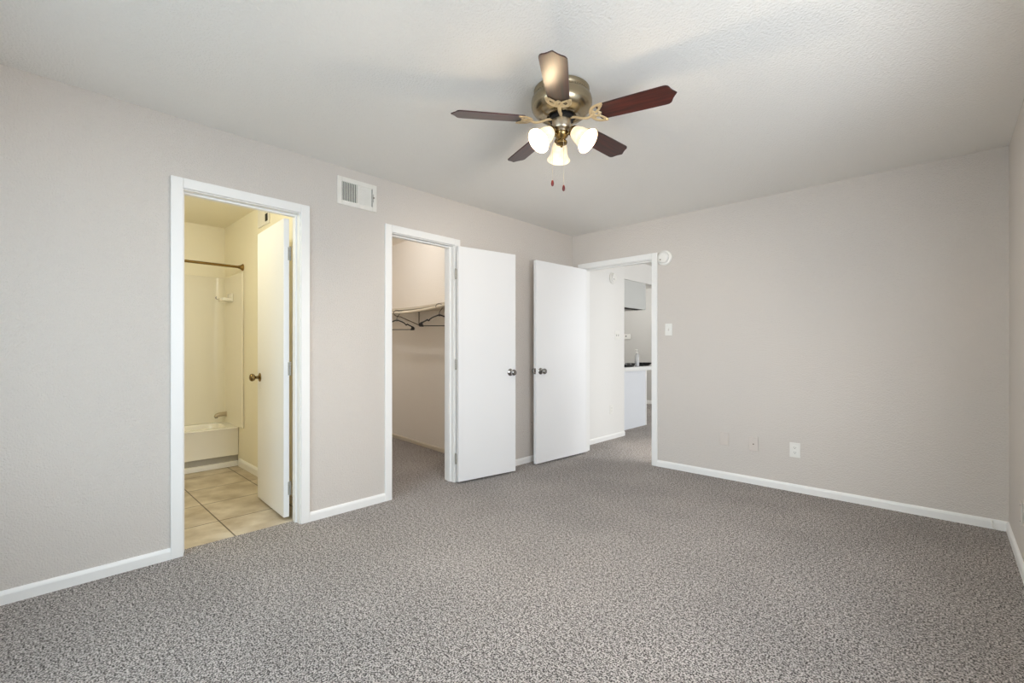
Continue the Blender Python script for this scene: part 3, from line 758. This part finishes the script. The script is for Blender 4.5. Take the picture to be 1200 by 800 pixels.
# ------------------------------------------------------------------ hall and kitchen things
KX = -3.315
c = thing('wall_cabinet', 'light grey upper cabinet hanging under the white soffit in the kitchen', 'cabinet', (-3.625, 5.98, 1.752))
bm = new(); box(bm, -.285, .310, -.49, .464, 0, .398, .003); obj('cabinet_body', bm, M['cab'], c)
bm = new(); box(bm, -.27, .295, .464, .482, .006, .392, .003); obj('cabinet_door', bm, M['cab'], c)
bm = new(); box(bm, .200, .300, -.40, .38, -.006, 0.001, .002); obj('underside_shade', bm, M['slot'], c)  # dark sheet standing in for shade on the cabinet underside
p = thing('breakfast_bar', 'pale blue white panelled bar under a white countertop beyond the hall', 'counter', (KX, 6.1, 0))
bm = new(); box(bm, -.62, 0, -.60, .335, 0, .835, .002); obj('bar_panel', bm, M['panel'], p)
bm = new(); box(bm, -.02, .006, .335, .362, 0, .835, .003); obj('corner_post', bm, M['trim'], p)
bm = new()
poly = [(-.66, -.61), (.005, -.61)]+[(.030+.012*math.sin(PI*i/8), -.58+.95*i/8) for i in range(9)]+[(.040, .50), (.030, .53), (-.66, .53)]
prism(bm, poly, .836, .892, bev=.012); obj('countertop', bm, M['counter'], p, smooth_angle=40)
ZC = .892
bt = thing('pump_bottle', 'clear plastic pump bottle standing on the white bar counter', 'bottle', (-3.44, 6.40, ZC))
bm = new(); lathe(bm, [(0, .001), (.028, .001), (.034, .006), (.0345, .10), (.034, .150), (.028, .172), (.018, .186), (.014, .192), (.014, .200), (0, .200)], 28); obj('bottle_body', bm, M['clear'], bt, smooth_angle=50)
bm = new(); lathe(bm, [(0, .004), (.028, .004), (.0285, .085), (0, .085)], 24); obj('liquid', bm, M['panel'], bt, smooth_angle=50)
bm = new(); lathe(bm, [(0, .198), (.016, .198), (.016, .218), (.009, .222), (.006, .226), (.006, .246), (.014, .248), (.014, .258), (0, .260)], 20); box(bm, -.008, .008, -.040, 0, .250, .259, .002); obj('pump_head', bm, M['plastic'], bt, smooth_angle=50)
def bowl(loc, r, h, label, tilt=0):
    bm = new(); lathe(bm, [(0, 0), (r*.55, 0), (r*.62, .004), (r*.88, h*.6), (r, h), (r-.006, h), (r*.82, h*.6), (r*.55, .010), (0, .009)], 36)
    o = obj('shallow_bowl', bm, M['black'], loc=loc, rot=(0, tilt, 0), smooth_angle=50); return tag(o, label, 'bowl')
bowl((-3.46, 6.235, ZC), .085, .050, 'shallow black bowl on the bar counter just left of the bottle')
bowl((-3.47, 6.745-.06, ZC), .125, .050, 'wide shallow black bowl at the right end of the bar counter')
bm = new(); lathe(bm, [(0, 0), (.030, 0), (.036, .010), (.038, .055), (.035, .055), (.032, .010), (0, .008)], 28)
tag(obj('small_cup', bm, M['black'], loc=(-3.43, 6.515, ZC), smooth_angle=50), 'small black cup on the bar counter just right of the bottle', 'cup')
tr = thing('serving_tray', 'dark serving tray at the left end of the bar counter', 'tray', (-3.47, 6.04, ZC))
bm = new(); prism(bm, [(-.10, -.095), (.10, -.095), (.11, -.085), (.11, .085), (.10, .095), (-.10, .095), (-.11, .085), (-.11, -.085)], .0, .008)
for a_ in ((-.11, .11, -.095, -.085), (-.11, .11, .085, .095), (-.11, -.10, -.085, .085), (.10, .11, -.085, .085)): box(bm, *a_, .004, .040, .002)
obj('tray_body', bm, M['black'], tr)
bm = new(); box(bm, -.085, .085, -.075, .05, .009, .022, .005); box(bm, -.075, .08, -.070, .045, .0215, .034, .005)
o = obj('folded_napkin', bm, M['cream'], loc=(-3.47, 6.04, ZC)); tag(o, 'cream folded cloth lying in the dark tray on the bar', 'napkin')
th = thing('thermostat', 'small white thermostat on the far grey kitchen wall', 'thermostat', (-5.06, 9.0, 1.428), wall_rot('back'))
bm = new(); box(bm, -.073, .073, -.055, .055, 0, .028, .006); obj('thermostat_case', bm, M['plastic'], th)
bm = new(); box(bm, -.040, -.008, .000, .022, .0275, .029, .0005); obj('thermostat_display', bm, M['slot'], th)
